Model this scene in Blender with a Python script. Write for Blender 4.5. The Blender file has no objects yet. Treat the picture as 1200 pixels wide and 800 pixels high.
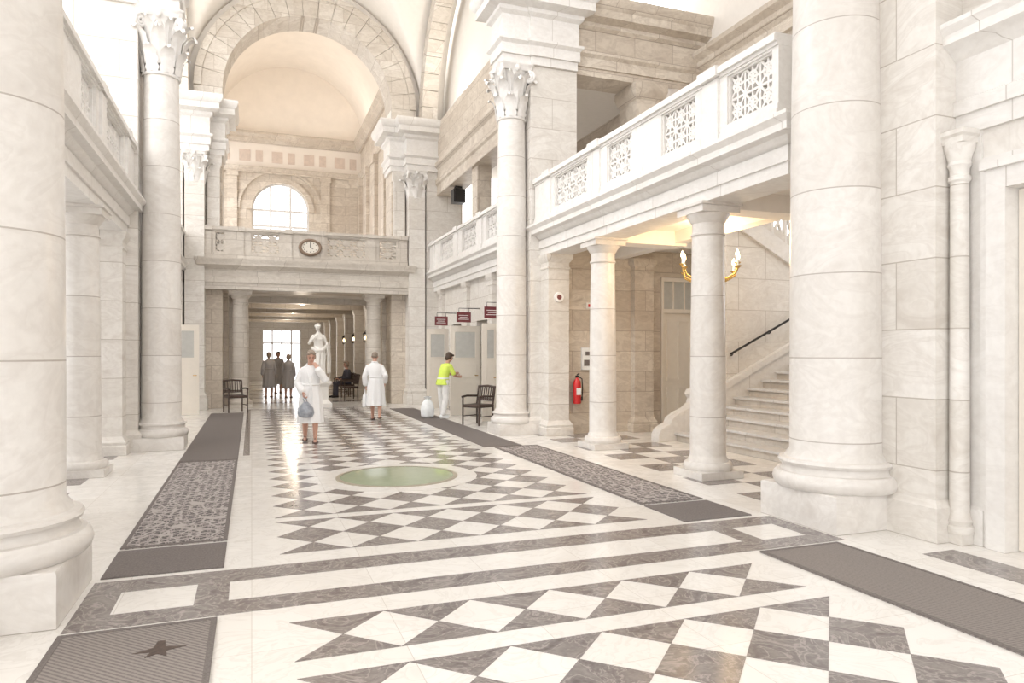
import bpy, bmesh, math, random
from mathutils import Matrix, Vector, Euler
random.seed(4)
pi=math.pi
S=bpy.context.scene
COL=S.collection
try:
    S.view_settings.view_transform='Standard'
    S.view_settings.look='None'
    S.view_settings.exposure=0.0
except Exception as e: print(e)

# ------------------------------------------------------------ materials
def newmat(name):
    m=bpy.data.materials.new(name); m.use_nodes=True
    nt=m.node_tree; bs=nt.nodes['Principled BSDF']
    return m,nt,bs
def N(nt,t,**kw):
    n=nt.nodes.new(t)
    for k,v in kw.items():
        if hasattr(n,k): setattr(n,k,v)
    return n
def ramp(nt,src,stops):
    r=N(nt,'ShaderNodeValToRGB'); e=r.color_ramp.elements
    while len(e)<len(stops): e.new(0.5)
    for i,(p,c) in enumerate(stops):
        e[i].position=p; e[i].color=(c,c,c,1) if not isinstance(c,(tuple,list)) else (*c,1)
    nt.links.new(src,r.inputs[0]); return r.outputs[0]
def mix(nt,fac,a,b,mode='MIX'):
    m=N(nt,'ShaderNodeMix'); m.data_type='RGBA'; m.blend_type=mode
    for sock,v in ((m.inputs[0],fac),(m.inputs[6],a),(m.inputs[7],b)):
        if hasattr(v,'is_output'): nt.links.new(v,sock)
        elif isinstance(v,(tuple,list)): sock.default_value=(*v,1)
        else: sock.default_value=v
    return m.outputs[2]
def noise(nt,vec,scale,detail=4,dist=0,rough=.55):
    n=N(nt,'ShaderNodeTexNoise'); n.inputs['Scale'].default_value=scale; n.inputs['Detail'].default_value=detail
    n.inputs['Distortion'].default_value=dist; n.inputs['Roughness'].default_value=rough
    nt.links.new(vec,n.inputs['Vector']); return n.outputs['Fac']
def posn(nt): return N(nt,'ShaderNodeNewGeometry').outputs['Position']
def vscale(nt,v,s):
    m=N(nt,'ShaderNodeVectorMath',operation='MULTIPLY'); nt.links.new(v,m.inputs[0]); m.inputs[1].default_value=s; return m.outputs[0]
def plain(name,col,rough=.5,metal=0,emit=None,es=1,var=.08,nscale=8):
    m,nt,bs=newmat(name)
    tc=N(nt,'ShaderNodeTexCoord').outputs['Object']
    f=noise(nt,tc,nscale,3)
    c=mix(nt,ramp(nt,f,[(.3,0.),(.7,1.)]),tuple(max(0,x*(1-var)) for x in col),tuple(min(1,x*(1+var)) for x in col))
    nt.links.new(c,bs.inputs['Base Color'])
    bs.inputs['Roughness'].default_value=rough; bs.inputs['Metallic'].default_value=metal
    if emit: bs.inputs['Emission Color'].default_value=(*emit,1); bs.inputs['Emission Strength'].default_value=es
    return m
def stone(name,c1,c2,vein,joint,bw,bh,rough=.45,veinamt=.6,strat=(1.,1.,2.2),jm=.006,off=.5,zoff=0):
    m,nt,bs=newmat(name)
    p=posn(nt)
    sep=N(nt,'ShaderNodeSeparateXYZ'); nt.links.new(p,sep.inputs[0])
    ad=N(nt,'ShaderNodeMath',operation='ADD'); nt.links.new(sep.outputs[0],ad.inputs[0]); nt.links.new(sep.outputs[1],ad.inputs[1])
    az=N(nt,'ShaderNodeMath',operation='ADD'); nt.links.new(sep.outputs[2],az.inputs[0]); az.inputs[1].default_value=zoff+.001
    cb=N(nt,'ShaderNodeCombineXYZ'); nt.links.new(ad.outputs[0],cb.inputs[0]); nt.links.new(az.outputs[0],cb.inputs[1])
    br=N(nt,'ShaderNodeTexBrick'); nt.links.new(cb.outputs[0],br.inputs['Vector'])
    br.offset=off
    br.inputs['Scale'].default_value=1; br.inputs['Mortar Size'].default_value=jm; br.inputs['Mortar Smooth'].default_value=.2
    br.inputs['Brick Width'].default_value=bw; br.inputs['Row Height'].default_value=bh
    br.inputs['Color1'].default_value=(*c1,1); br.inputs['Color2'].default_value=(*c2,1); br.inputs['Mortar'].default_value=(*joint,1)
    jit=N(nt,'ShaderNodeVectorMath',operation='MULTIPLY_ADD'); nt.links.new(br.outputs['Color'],jit.inputs[0]); jit.inputs[1].default_value=(9,9,9); nt.links.new(vscale(nt,p,strat),jit.inputs[2])
    f=noise(nt,jit.outputs[0],1.5,6,1.6)
    v=ramp(nt,f,[(.42,0.),(.5,.55),(.54,.15),(.72,1.)])
    mm=N(nt,'ShaderNodeMath',operation='MULTIPLY'); nt.links.new(v,mm.inputs[0]); mm.inputs[1].default_value=veinamt
    c=mix(nt,mm.outputs[0],br.outputs['Color'],vein)
    f2=noise(nt,p,14,3)
    c=mix(nt,ramp(nt,f2,[(.35,0.),(.75,.18)]),c,tuple(x*.8 for x in vein))
    nt.links.new(c,bs.inputs['Base Color'])
    bs.inputs['Roughness'].default_value=rough
    bp=N(nt,'ShaderNodeBump'); bp.inputs['Strength'].default_value=.35; bp.inputs['Distance'].default_value=.01; bp.invert=True
    nt.links.new(br.outputs['Fac'],bp.inputs['Height']); nt.links.new(bp.outputs[0],bs.inputs['Normal'])
    return m
M={}
M['pier']=stone('pale_limestone',(.82,.79,.745),(.75,.715,.66),(.55,.495,.435),(.47,.42,.36),1.3,.62,.42,.6)
M['tan']=stone('tan_veined_stone',(.75,.68,.585),(.62,.545,.455),(.42,.345,.275),(.38,.31,.25),.95,.42,.5,.75)
M['col']=stone('column_stone',(.81,.78,.74),(.755,.72,.675),(.58,.53,.48),(.44,.39,.345),60,.80,.3,.55,(1.,1.,1.4),.006)
M['white']=stone('white_moulding_stone',(.85,.83,.80),(.80,.775,.74),(.64,.60,.555),(.57,.53,.485),1.5,40,.4,.45)
M['grey']=stone('grey_beige_stone',(.70,.65,.58),(.60,.55,.485),(.44,.385,.33),(.38,.33,.28),1.2,.45,.45,.6)
M['arch']=stone('arch_voussoir_stone',(.79,.745,.68),(.65,.595,.525),(.47,.41,.345),(.43,.37,.31),.75,.5,.5,.75)
M['stairs']=stone('stair_stone',(.74,.73,.72),(.66,.65,.64),(.52,.50,.48),(.42,.40,.38),1.5,40,.35,.5)
M['plaster']=plain('cream_plaster',(.88,.84,.785),.8,var=.02)
M['peach']=plain('peach_plaster',(.85,.78,.70),.8,var=.03,nscale=2)
M['pinkpanel']=plain('pink_panel',(.67,.56,.48),.7)
M['brownjoint']=plain('brown_recess',(.25,.18,.13),.7)
M['recess']=plain('recessed_stone',(.58,.50,.42),.7,nscale=2)
M['cream']=plain('cream_door_paint',(.85,.79,.70),.4,var=.02)
M['glassfrost']=plain('frosted_glass',(.58,.575,.54),.2,var=.05)
M['wood']=plain('dark_wicker',(.07,.045,.035),.5,var=.3,nscale=40)
M['black']=plain('black_iron',(.02,.018,.017),.4)
M['gold']=plain('gilt_brass',(.75,.50,.18),.25,1)
M['bulb']=plain('candle_bulb',(1,.8,.5),.4,emit=(1,.72,.4),es=12)
M['red']=plain('red_enamel',(.62,.03,.03),.3)
M['maroon']=plain('maroon_sign',(.18,.04,.045),.4)
M['signwhite']=plain('sign_lettering',(.9,.88,.85),.5)
M['paper']=plain('white_paper',(.88,.9,.9),.6)
M['winframe']=plain('window_frame_paint',(.70,.68,.66),.5)
M['statue']=plain('white_marble_statue',(.88,.85,.80),.35,var=.05,nscale=5)
M['robe']=plain('white_towelling',(.87,.865,.86),.9,var=.03,nscale=60)
M['greyrobe']=plain('grey_towelling',(.40,.39,.40),.9,nscale=60)
M['hiviz']=plain('hiviz_yellow_cloth',(.70,.86,.14),.8)
M['trouser']=plain('white_trouser_cloth',(.85,.84,.82),.8)
M['navy']=plain('dark_cloth',(.06,.06,.08),.8)
M['skin']=plain('skin',(.60,.35,.26),.5,var=.06,nscale=20)
M['hairgrey']=plain('grey_hair',(.30,.24,.19),.7,var=.3,nscale=60)
M['hairdark']=plain('dark_hair',(.07,.045,.03),.6,var=.3,nscale=60)
M['eye']=plain('eye_dark',(.03,.02,.02),.2)
M['lip']=plain('lips',(.45,.16,.13),.5)
M['sandal']=plain('sandal_rubber',(.12,.07,.06),.6)
M['bag']=plain('grey_bag',(.33,.35,.39),.35,var=.3,nscale=14)
M['clockface']=plain('clock_face',(.75,.70,.62),.4)

def floorwhite():
    m,nt,bs=newmat('white_marble_floor'); p=posn(nt)
    br=N(nt,'ShaderNodeTexBrick'); nt.links.new(p,br.inputs['Vector']); br.offset=.0
    for k,v in (('Scale',1),('Mortar Size',.0025),('Brick Width',.82),('Row Height',.82)): br.inputs[k].default_value=v
    br.inputs['Color1'].default_value=(.85,.83,.795,1); br.inputs['Color2'].default_value=(.80,.77,.725,1); br.inputs['Mortar'].default_value=(.62,.58,.53,1)
    f=noise(nt,p,2.2,7,2.5)
    c=mix(nt,ramp(nt,f,[(.45,0.),(.5,.28),(.53,.0),(.8,.33)]),br.outputs['Color'],(.54,.50,.45))
    nt.links.new(c,bs.inputs['Base Color'])
    r=noise(nt,p,5,3); rr=ramp(nt,r,[(.3,.13),(.7,.26)]); nt.links.new(rr,bs.inputs['Roughness'])
    return m
def floordark():
    m,nt,bs=newmat('dark_brown_marble'); p=posn(nt)
    f=noise(nt,p,3.2,8,3.0)
    c=mix(nt,ramp(nt,f,[(.30,0.),(.46,.25),(.5,.85),(.53,.25),(.75,.6)]),(.125,.105,.10),(.40,.36,.34))
    f2=noise(nt,p,30,3); c=mix(nt,ramp(nt,f2,[(.45,0.),(.7,.35)]),c,(.36,.33,.31))
    nt.links.new(c,bs.inputs['Base Color']); bs.inputs['Roughness'].default_value=.17
    return m
def rugmat():
    m,nt,bs=newmat('patterned_rug'); p=posn(nt)
    v=N(nt,'ShaderNodeTexVoronoi'); v.feature='DISTANCE_TO_EDGE'; v.inputs['Scale'].default_value=8
    w=N(nt,'ShaderNodeTexMagic'); w.turbulence_depth=3; w.inputs['Scale'].default_value=8; w.inputs['Distortion'].default_value=2.5
    nt.links.new(p,v.inputs['Vector']); nt.links.new(p,w.inputs['Vector'])
    a=ramp(nt,v.outputs['Distance'],[(.05,0.),(.09,1.)]); b=ramp(nt,w.outputs['Fac'],[(.42,0.),(.5,1.)])
    c=mix(nt,b,(.055,.048,.047),(.33,.295,.28)); c=mix(nt,a,(.42,.38,.36),c)
    nt.links.new(c,bs.inputs['Base Color']); bs.inputs['Roughness'].default_value=.9; return m
def matmat(name,col,axis,sc=17):
    m,nt,bs=newmat(name); p=posn(nt)
    w=N(nt,'ShaderNodeTexWave'); w.bands_direction=axis; w.inputs['Scale'].default_value=sc; w.inputs['Distortion'].default_value=.6
    nt.links.new(p,w.inputs['Vector'])
    c=mix(nt,ramp(nt,w.outputs['Fac'],[(.3,0.),(.6,1.)]),tuple(x*.72 for x in col),tuple(x*1.25 for x in col))
    c=mix(nt,ramp(nt,noise(nt,p,70,2),[(.4,0.),(.6,.3)]),c,tuple(x*1.6 for x in col))
    nt.links.new(c,bs.inputs['Base Color']); bs.inputs['Roughness'].default_value=.8; return m
M['fw']=floorwhite(); M['fd']=floordark(); M['rug']=rugmat()
M['mat']=matmat('ribbed_grey_mat',(.21,.185,.17),'DIAGONAL'); M['mat2']=plain('brown_grey_mat',(.17,.148,.137),.9,var=.25,nscale=70)
M['green']=plain('green_glass_disc',(.36,.42,.29),.12,var=.04)
M['greenrim']=plain('disc_brass_rim',(.42,.38,.30),.3,.3)

# ------------------------------------------------------------ builder
rnd=random.Random(7)
def J_(): return rnd.uniform(-.0007,.0007)
class B:
    def __init__(s,name,mats):
        s.name=name; s.bm=bmesh.new(); s.mats=[M[x] if isinstance(x,str) else x for x in (mats if isinstance(mats,(list,tuple)) else [mats])]
        s.mi=0; s.X=Matrix.Identity(4)
    def v(s,p): return s.bm.verts.new(s.X@Vector(p))
    def f(s,vs):
        try:
            fc=s.bm.faces.new(vs); fc.material_index=s.mi; fc.smooth=True; return fc
        except ValueError: return None
    def box(s,x0,x1,y0,y1,z0,z1):
        if x1<x0:x0,x1=x1,x0
        if y1<y0:y0,y1=y1,y0
        x0+=J_();x1+=J_();y0+=J_();y1+=J_();z1+=J_()
        if z0>.001: z0+=J_()
        v=[s.v((x,y,z)) for z in (z0,z1) for x,y in ((x0,y0),(x1,y0),(x1,y1),(x0,y1))]
        for q in ((3,2,1,0),(4,5,6,7),(0,1,5,4),(1,2,6,5),(2,3,7,6),(3,0,4,7)): s.f([v[i] for i in q])
    def prism(s,pts,axis,a0,a1,jit=True):
        if jit and axis!='z': a0+=J_(); a1+=J_()
        def mp(p,a): return {'y':(p[0],a,p[1]),'x':(a,p[0],p[1]),'z':(p[0],p[1],a)}[axis]
        A=[s.v(mp(p,a0)) for p in pts]; C=[s.v(mp(p,a1)) for p in pts]; n=len(pts)
        s.f(A[::-1]); s.f(C)
        for i in range(n): s.f([A[i],A[(i+1)%n],C[(i+1)%n],C[i]])
    def rings(s,rs,cap=True,close=True):
        R=[[s.v(p) for p in r] for r in rs]; n=len(R[0])
        for a,b in zip(R,R[1:]):
            for i in range(n if close else n-1): s.f([a[i],a[(i+1)%n],b[(i+1)%n],b[i]])
        if cap: s.f(R[0][::-1]); s.f(R[-1])
    def stack(s,x0,x1,y0,y1,prof):
        x0+=J_();x1+=J_();y0+=J_();y1+=J_(); dz=rnd.uniform(0,.0009)
        s.rings([[(x0-o,y0-o,z+dz),(x1+o,y0-o,z+dz),(x1+o,y1+o,z+dz),(x0-o,y1+o,z+dz)] for o,z in prof])
    def lathe(s,cx,cy,prof,seg=40):
        s.rings([[(cx+r*math.cos(2*pi*i/seg),cy+r*math.sin(2*pi*i/seg),z) for i in range(seg)] for r,z in prof])
    def tube(s,pts,rad,seg=10):
        pts=[Vector(p) for p in pts]; n=len(pts)
        if not isinstance(rad,(list,tuple)): rad=[rad]*n
        up=None; rs=[]
        for i,p in enumerate(pts):
            d=(pts[min(i+1,n-1)]-pts[max(i-1,0)]).normalized()
            if up is None: up=Vector((0,0,1)) if abs(d.z)<.9 else Vector((1,0,0))
            a=d.cross(up).normalized(); b=a.cross(d).normalized(); up=b
            rs.append([tuple(p+rad[i]*(math.cos(2*pi*k/seg)*a+math.sin(2*pi*k/seg)*b)) for k in range(seg)])
        s.rings(rs)
    def ell(s,c,r,seg=16,rg=10):
        rs=[]
        for j in range(rg+1):
            t=-pi/2+pi*(j+.02)/(rg+.04); rs.append([(c[0]+r[0]*math.cos(t)*math.cos(2*pi*i/seg),c[1]+r[1]*math.cos(t)*math.sin(2*pi*i/seg),c[2]+r[2]*math.sin(t)) for i in range(seg)])
        s.rings(rs)
    def limb(s,pts,rad,seg=12):
        s.tube(pts,rad,seg)
        if not isinstance(rad,(list,tuple)): rad=[rad]*len(pts)
        for p,r in zip(pts,rad): s.ell(p,(r,r,r),12,8)
    def bar(s,mp,p,q,w,t0,t1):
        t0+=J_()*1.5; t1+=J_()*1.5
        dx,dz=q[0]-p[0],q[1]-p[1]; L=math.hypot(dx,dz) or 1; nx,nz=-dz/L*w/2,dx/L*w/2
        c=[(p[0]+nx,p[1]+nz),(q[0]+nx,q[1]+nz),(q[0]-nx,q[1]-nz),(p[0]-nx,p[1]-nz)]
        A=[s.v(mp(a,b,t0)) for a,b in c]; C=[s.v(mp(a,b,t1)) for a,b in c]
        s.f(A[::-1]); s.f(C)
        for i in range(4): s.f([A[i],A[(i+1)%4],C[(i+1)%4],C[i]])
    def done(s,parent=None,remesh=None,smooth=0,ang=32,loc=None):
        bmesh.ops.recalc_face_normals(s.bm,faces=s.bm.faces)
        me=bpy.data.meshes.new(s.name); s.bm.to_mesh(me); s.bm.free()
        for m in s.mats: me.materials.append(m)
        o=bpy.data.objects.new(s.name,me); COL.objects.link(o)
        if remesh:
            r=o.modifiers.new('r','REMESH'); r.mode='VOXEL'; r.voxel_size=remesh; r.use_smooth_shade=True
            if smooth:
                q=o.modifiers.new('s','SMOOTH'); q.factor=.5; q.iterations=smooth
        else:
            try: me.set_sharp_from_angle(angle=math.radians(ang))
            except Exception: pass
        if parent: o.parent=parent
        return o
def empty(name,loc=(0,0,0),rz=0):
    e=bpy.data.objects.new(name,None); e.empty_display_size=.2; COL.objects.link(e); e.location=loc; e.rotation_euler=(0,0,rz); return e
TN=[0]
def T():
    TN[0]+=1; return 'trim_%d'%TN[0]

# ------------------------------------------------------------ camera
th=math.atan(305/820)
cam=bpy.data.cameras.new('camera'); co=bpy.data.objects.new('camera',cam); COL.objects.link(co)
cam.sensor_width=36; cam.lens=24.6; cam.shift_y=.0108; cam.clip_start=.05; cam.clip_end=300
co.location=(0,0,1.65); co.rotation_euler=(pi/2,0,-th); S.camera=co

# ------------------------------------------------------------ floor
b=B('floor','fw'); b.box(-7.5,13,-5,45,-.2,0); b.done()
b=B('floor_inlay',['fd','fw'])
Z0,Z1=-.004,.003
def poly(pts,z=Z1): b.prism(pts,'z',Z0,z)
def rect(x0,x1,y0,y1,z=Z1): poly([(x0,y0),(x1,y0),(x1,y1),(x0,y1)],z)
def clip(pts,y0,y1,x0,x1):
    def cl(pts,ax,val,keepgt):
        out=[]
        for i in range(len(pts)):
            p,q=pts[i],pts[(i+1)%len(pts)]
            a=(p[ax]-val)*(1 if keepgt else -1); c=(q[ax]-val)*(1 if keepgt else -1)
            if a>=0: out.append(p)
            if a*c<0:
                t=a/(a-c); out.append((p[0]+(q[0]-p[0])*t,p[1]+(q[1]-p[1])*t))
        return out
    for ax,val,g in ((1,y0,True),(1,y1,False),(0,x0,True),(0,x1,False)):
        pts=cl(pts,ax,val,g)
        if len(pts)<3: return None
    return pts
W=.575
def zone(x0,x1,y0,y1,cy,W=W):
    h=W/2; n=int((x1-x0)/W)+2
    for j in range(-40,41):
        for i in range(-1,n):
            cx=x0+(i+.5)*W; yy=cy+(j+.5)*W
            if yy<y0-h-.01 or yy>y1+h+.01: continue
            p=clip([(cx-h,yy),(cx,yy-h),(cx+h,yy),(cx,yy+h)],y0,y1,x0,x1)
            if p:
                ar=abs(sum(p[k][0]*p[(k+1)%len(p)][1]-p[(k+1)%len(p)][0]*p[k][1] for k in range(len(p))))/2
                if ar>.002: poly(p)
XA,XB=.215,3.665
zone(XA,XB,3.9,4.475,4.1875)
zone(XA,XB,-1.5,3.69,3.4025)
zone(XA,XB,6.02,7.17,6.3075)
zone(XA,XB,7.35,11.95,7.6375)
zone(XA,XB,12.13,21.33,12.4175)
rect(XA-.36,4.02,4.76,5.02); rect(XA-.36,4.02,5.43,5.72)
for x0,x1 in ((-1.05,-.145),(4.02,4.9)):
    rect(x0,x1,4.76,5.0); rect(x0,x1,5.45,5.72); xm=(x0+x1)/2
    rect(x0,xm-.24,5.0,5.45); rect(xm+.24,x1,5.0,5.45)
rect(-.13,-.03,12,21.5); rect(-.13,3.92,21.45,21.6)
for (xa,xb) in ((5.32,7.3),(-5.3,-1.95)):
    k=0; y=6.2
    while y<21.5:
        if not(12.9<y<14.2):
            n=int((xb-xa)/.55); 
            for i in range(n):
                if (i+k)%2==0: rect(xa+i*.55,xa+(i+1)*.55,y,min(y+.55,21.6))
        y+=.55;k+=1
rect(5.15,5.5,-2,4.2)
for k in range(14): 
    if k%2==0: rect(-.3,3.7,24+k*1.3,24.6+k*1.3)
b.mi=1
b.lathe(1.82,9.28,[(1.06,Z0),(1.06,.0045)],64)
b.done()
b=B('green_floor_disc',['green','greenrim']); b.lathe(1.82,9.28,[(.745,0),(.745,.010),(.72,.012)],72); b.mi=1
b.rings([[(1.82+r*math.cos(2*pi*i/72),9.28+r*math.sin(2*pi*i/72),z) for i in range(72)] for r,z in ((.80,.0),(.80,.012),(.745,.014),(.745,.0))],cap=False); b.done()
def matobj(name,x0,x1,y0,y1,m,border=None,h=.012):
    b=B(name,[m,border or m]); b.stack(x0,x1,y0,y1,[(0,0),(0,h-.004),(-.006,h)])
    if border:
        b.mi=1; w=.035
        for r in ((x0,x1,y0,y0+w),(x0,x1,y1-w,y1),(x0,x0+w,y0,y1),(x1-w,x1,y0,y1)): b.box(*r,h-.003,h+.003)
    return b.done()
for x0,x1,xm0,xm1 in ((-1.03,-.2,-1.03,-.2),(3.95,4.75,3.8,4.5)):
    matobj('patterned_runner_rug',x0,x1,6.62,11.5,'rug','mat2')
    matobj('coarse_floor_mat',x0,x1,5.8,6.55,'mat2')
    matobj('plain_runner_mat',xm0,xm1,11.6,20.5,'mat2')
    matobj('ribbed_floor_mat',x0-.02,x1+.0,1.9,4.7,'mat','mat2')
b=B('mat_emblem','wood')
cx,cy=-.48,4.3; b.prism([(cx-.13,cy-.02),(cx-.03,cy+.03),(cx-.02,cy+.12),(cx+.02,cy+.12),(cx+.03,cy+.03),(cx+.14,cy),(cx+.04,cy-.03),(cx+.05,cy-.11),(cx,cy-.06),(cx-.06,cy-.1),(cx-.04,cy-.03)],'z',.009,.0145); b.done()

# ------------------------------------------------------------ classical parts
ENT=[(0,7.45),(0,7.62),(.04,7.62),(.04,7.82),(.1,7.88),(.1,7.93),(.02,7.95),(.02,8.4),(.1,8.46),(.1,8.54),(.28,8.6),(.28,8.76),(.33,8.8),(.38,8.93),(.38,9.0)]
LOW=[(0,3.6),(0,3.74),(.03,3.74),(.03,3.9),(.0,3.9),(.0,3.92),(.06,3.95),(.1,4.0),(.2,4.02),(.2,4.1),(.26,4.16),(.26,4.2)]
def attic(r,z,k=1):
    return [(r*1.28,z),(r*1.34,z+.03*k),(r*1.37,z+.075*k),(r*1.34,z+.12*k),(r*1.28,z+.15*k),(r*1.2,z+.155*k),(r*1.16,z+.19*k),(r*1.17,z+.22*k),(r*1.22,z+.225*k),(r*1.25,z+.25*k),(r*1.22,z+.275*k),(r*1.1,z+.285*k),(r*1.08,z+.31*k),(r,z+.36*k)]
def leaf(b,cx,cy,phi,r,z0,h,w,out):
    P=[(.0,0,.75),(.012,.2,1.05),(.02,.36,.8),(.03,.5,1.1),(.05,.66,.8),(.085,.82,1.0),(.13,.95,.65),(.17,.99,.5),(.19,.9,.2)]
    rows=[]
    for o,t,wf in P:
        row=[]
        for k,u in enumerate((-1,-.5,0,.5,1)):
            rr=r+.012+o*out/.17+(.02*out/.17 if k==2 else (.0 if k in(1,3) else -.01))
            a=phi; x=cx+rr*math.cos(a)-u*w*wf/2*math.sin(a); y=cy+rr*math.sin(a)+u*w*wf/2*math.cos(a)
            row.append(b.v((x,y,z0+h*t-(abs(u)*.06*h))))
        rows.append(row)
    for a,c in zip(rows,rows[1:]):
        for i in range(4): b.f([a[i],a[i+1],c[i+1],c[i]])
def capital(b,cx,cy,z0,z1,r):
    H=z1-z0
    b.lathe(cx,cy,[(r*1.08,z0-.05),(r*1.12,z0-.025),(r*1.08,z0),(r*.98,z0),(r*.98,z0+H*.5),(r*1.08,z0+H*.78),(r*1.22,z0+H*.88)],28)
    for i in range(8): leaf(b,cx,cy,2*pi*(i+.5)/8,r*1.03,z0,H*.4,r*.84,.18*r/.31)
    for i in range(8): leaf(b,cx,cy,2*pi*i/8,r*1.02,z0+H*.12,H*.58,r*.84,.26*r/.31)
    for i in range(8): leaf(b,cx,cy,2*pi*(i+.5)/8,r*1.08,z0+H*.42,H*.4,r*.5,.24*r/.31)
    for i in range(4):
        a=pi/4+i*pi/2; ca,sa=math.cos(a),math.sin(a)
        pts=[];rad=[]
        for k in range(26):
            t=k/25
            if t<.4: q=t/.4; rr=r*1.0+q*q*r*.46; z=z0+H*(.5+.36*q)
            else:
                q=(t-.4)/.6; ang=pi/2+0-q*3.2*pi; R=H*.11*(1-q*.75); rr=r*1.46+R*math.cos(ang)+.0; z=z0+H*.76+R*math.sin(ang)
            pts.append((cx+rr*ca,cy+rr*sa,z)); rad.append(H*.04*(1-.3*t))
        b.tube(pts,rad,7)
        for sgn in (-1,1):
            aa=a+sgn*.42; b.tube([(cx+r*1.02*math.cos(aa),cy+r*1.02*math.sin(aa),z0+H*.55),(cx+r*1.15*math.cos(aa+sgn*.1),cy+r*1.15*math.sin(aa+sgn*.1),z0+H*.75),(cx+r*1.2*math.cos(aa+sgn*.22),cy+r*1.2*math.sin(aa+sgn*.22),z0+H*.8)],H*.025,6)
    for i in range(4):
        a=i*pi/2; b.ell((cx+r*1.28*math.cos(a),cy+r*1.28*math.sin(a),z0+H*.9),(r*.18,r*.18,H*.07),10,6)
    def aba(s):
        pts=[]
        for i in range(4):
            a0=pi/4+i*pi/2; R=r*1.78*s
            p=Vector((R*math.cos(a0-.07),R*math.sin(a0-.07))); q=Vector((R*math.cos(a0+.07),R*math.sin(a0+.07)))
            n=Vector((R*math.cos(a0+pi/2-.07),R*math.sin(a0+pi/2-.07)))
            pts+=[p,q]
            am=a0+pi/4; mid=Vector((math.cos(am),math.sin(am)))*r*1.28*s-(q+n)/2
            for t in (.2,.4,.6,.8): pts.append(q.lerp(n,t)+mid*(4*t*(1-t)))
        return pts
    b.rings([[(cx+p.x,cy+p.y,z) for p in aba(s)] for s,z in ((.9,z0+H*.87),(.96,z0+H*.91),(.97,z0+H*.95),(1.02,z0+H*.97),(1.02,z1))])
def bigcolumn(name,cx,cy,r,ph,pw,k,z0=6.4,z1=7.45):
    b=B(name,['col','white']); b.stack(cx-pw,cx+pw,cy-pw,cy+pw,[(0,0),(0,ph-.015),(-.01,ph)])
    pr=attic(r,ph,k); top=pr[-1][1]
    for i in range(1,9):
        t=i/8; pr.append((r*(1-.13*t*t),top+(z0-top)*t))
    b.lathe(cx,cy,pr,64); b.mi=1; capital(b,cx,cy,z0,z1,r*.88); return b.done(ang=40)
bigcolumn('corinthian_column',5.43,5.38,.435,.34,.5,1)
bigcolumn('corinthian_column',-1.59,5.35,.435,.34,.5,1)
bigcolumn('corinthian_column',4.98,13.42,.315,.22,.385,.85)
bigcolumn('corinthian_column',-1.46,13.42,.315,.22,.385,.85)
def tuscan(name,cx,cy,r,top,m='col'):
    b=B(name,[m,'white']); pw=r*1.38
    b.stack(cx-pw,cx+pw,cy-pw,cy+pw,[(0,0),(0,.1)])
    pr=[(r*1.3,.1),(r*1.36,.13),(r*1.36,.17),(r*1.28,.2),(r*1.12,.21),(r*1.1,.24),(r*1.02,.27)]
    for i in range(7):
        t=i/6; pr.append((r*(1-.12*t*t),.3+(top-.42-.3)*t))
    rt=r*.88; pr+=[(rt*1.08,top-.4),(rt*1.08,top-.37),(rt,top-.36),(rt,top-.24),(rt*1.1,top-.22),(rt*1.2,top-.18),(rt*1.34,top-.14),(rt*1.36,top-.12)]
    b.lathe(cx,cy,pr,44); pw=rt*1.4; b.stack(cx-pw,cx+pw,cy-pw,cy+pw,[(0,top-.12),(0,top-.04),(.03,top-.03),(.03,top)])
    return b.done(ang=38)
for x in (5.72,-2.15):
    for y in (7.86,10.85): tuscan('doric_column',x,y,.235,3.6)
def pilbase(b,x0,x1,y0,y1,top,bh=.3):
    b.stack(x0,x1,y0,y1,[(.07,0),(.07,bh*.5),(.05,bh*.55),(.06,bh*.7),(.03,bh*.85),(0,bh),(0,top-.28),(.02,top-.28),(.02,top-.25),(0,top-.24),(0,top-.16),(.05,top-.1),(.06,top-.04),(.06,top)])

def fret(b,mp,s0,s1,z0,z1,nc,nr,t0,t1,bw=.028):
    fw=.05
    for p,q in (((s0,z0),(s1,z0)),((s0,z1),(s1,z1)),((s0,z0),(s0,z1)),((s1,z0),(s1,z1))): b.bar(mp,p,q,fw,t0,t1)
    cw=(s1-s0)/nc; ch=(z1-z0)/nr
    a0=t0+(t1-t0)*.2; a1=t1-(t1-t0)*.2
    for i in range(nc):
        for j in range(nr):
            x=s0+i*cw; z=z0+j*ch; c=(x+cw/2,z+ch/2)
            for q in ((x,z),(x+cw,z),(x,z+ch),(x+cw,z+ch),(x+cw/2,z),(x+cw/2,z+ch),(x,z+ch/2),(x+cw,z+ch/2)): b.bar(mp,c,q,bw,a0,a1)
            R=min(cw,ch)*.3
            for k in range(8): b.bar(mp,(c[0]+R*math.cos(k*pi/4),c[1]+R*math.sin(k*pi/4)),(c[0]+R*math.cos((k+1)*pi/4),c[1]+R*math.sin((k+1)*pi/4)),bw,a0,a1)
            b.bar(mp,(x,z),(x+cw,z),.03,a0,a1); b.bar(mp,(x,z),(x,z+ch),.03,a0,a1)
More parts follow.
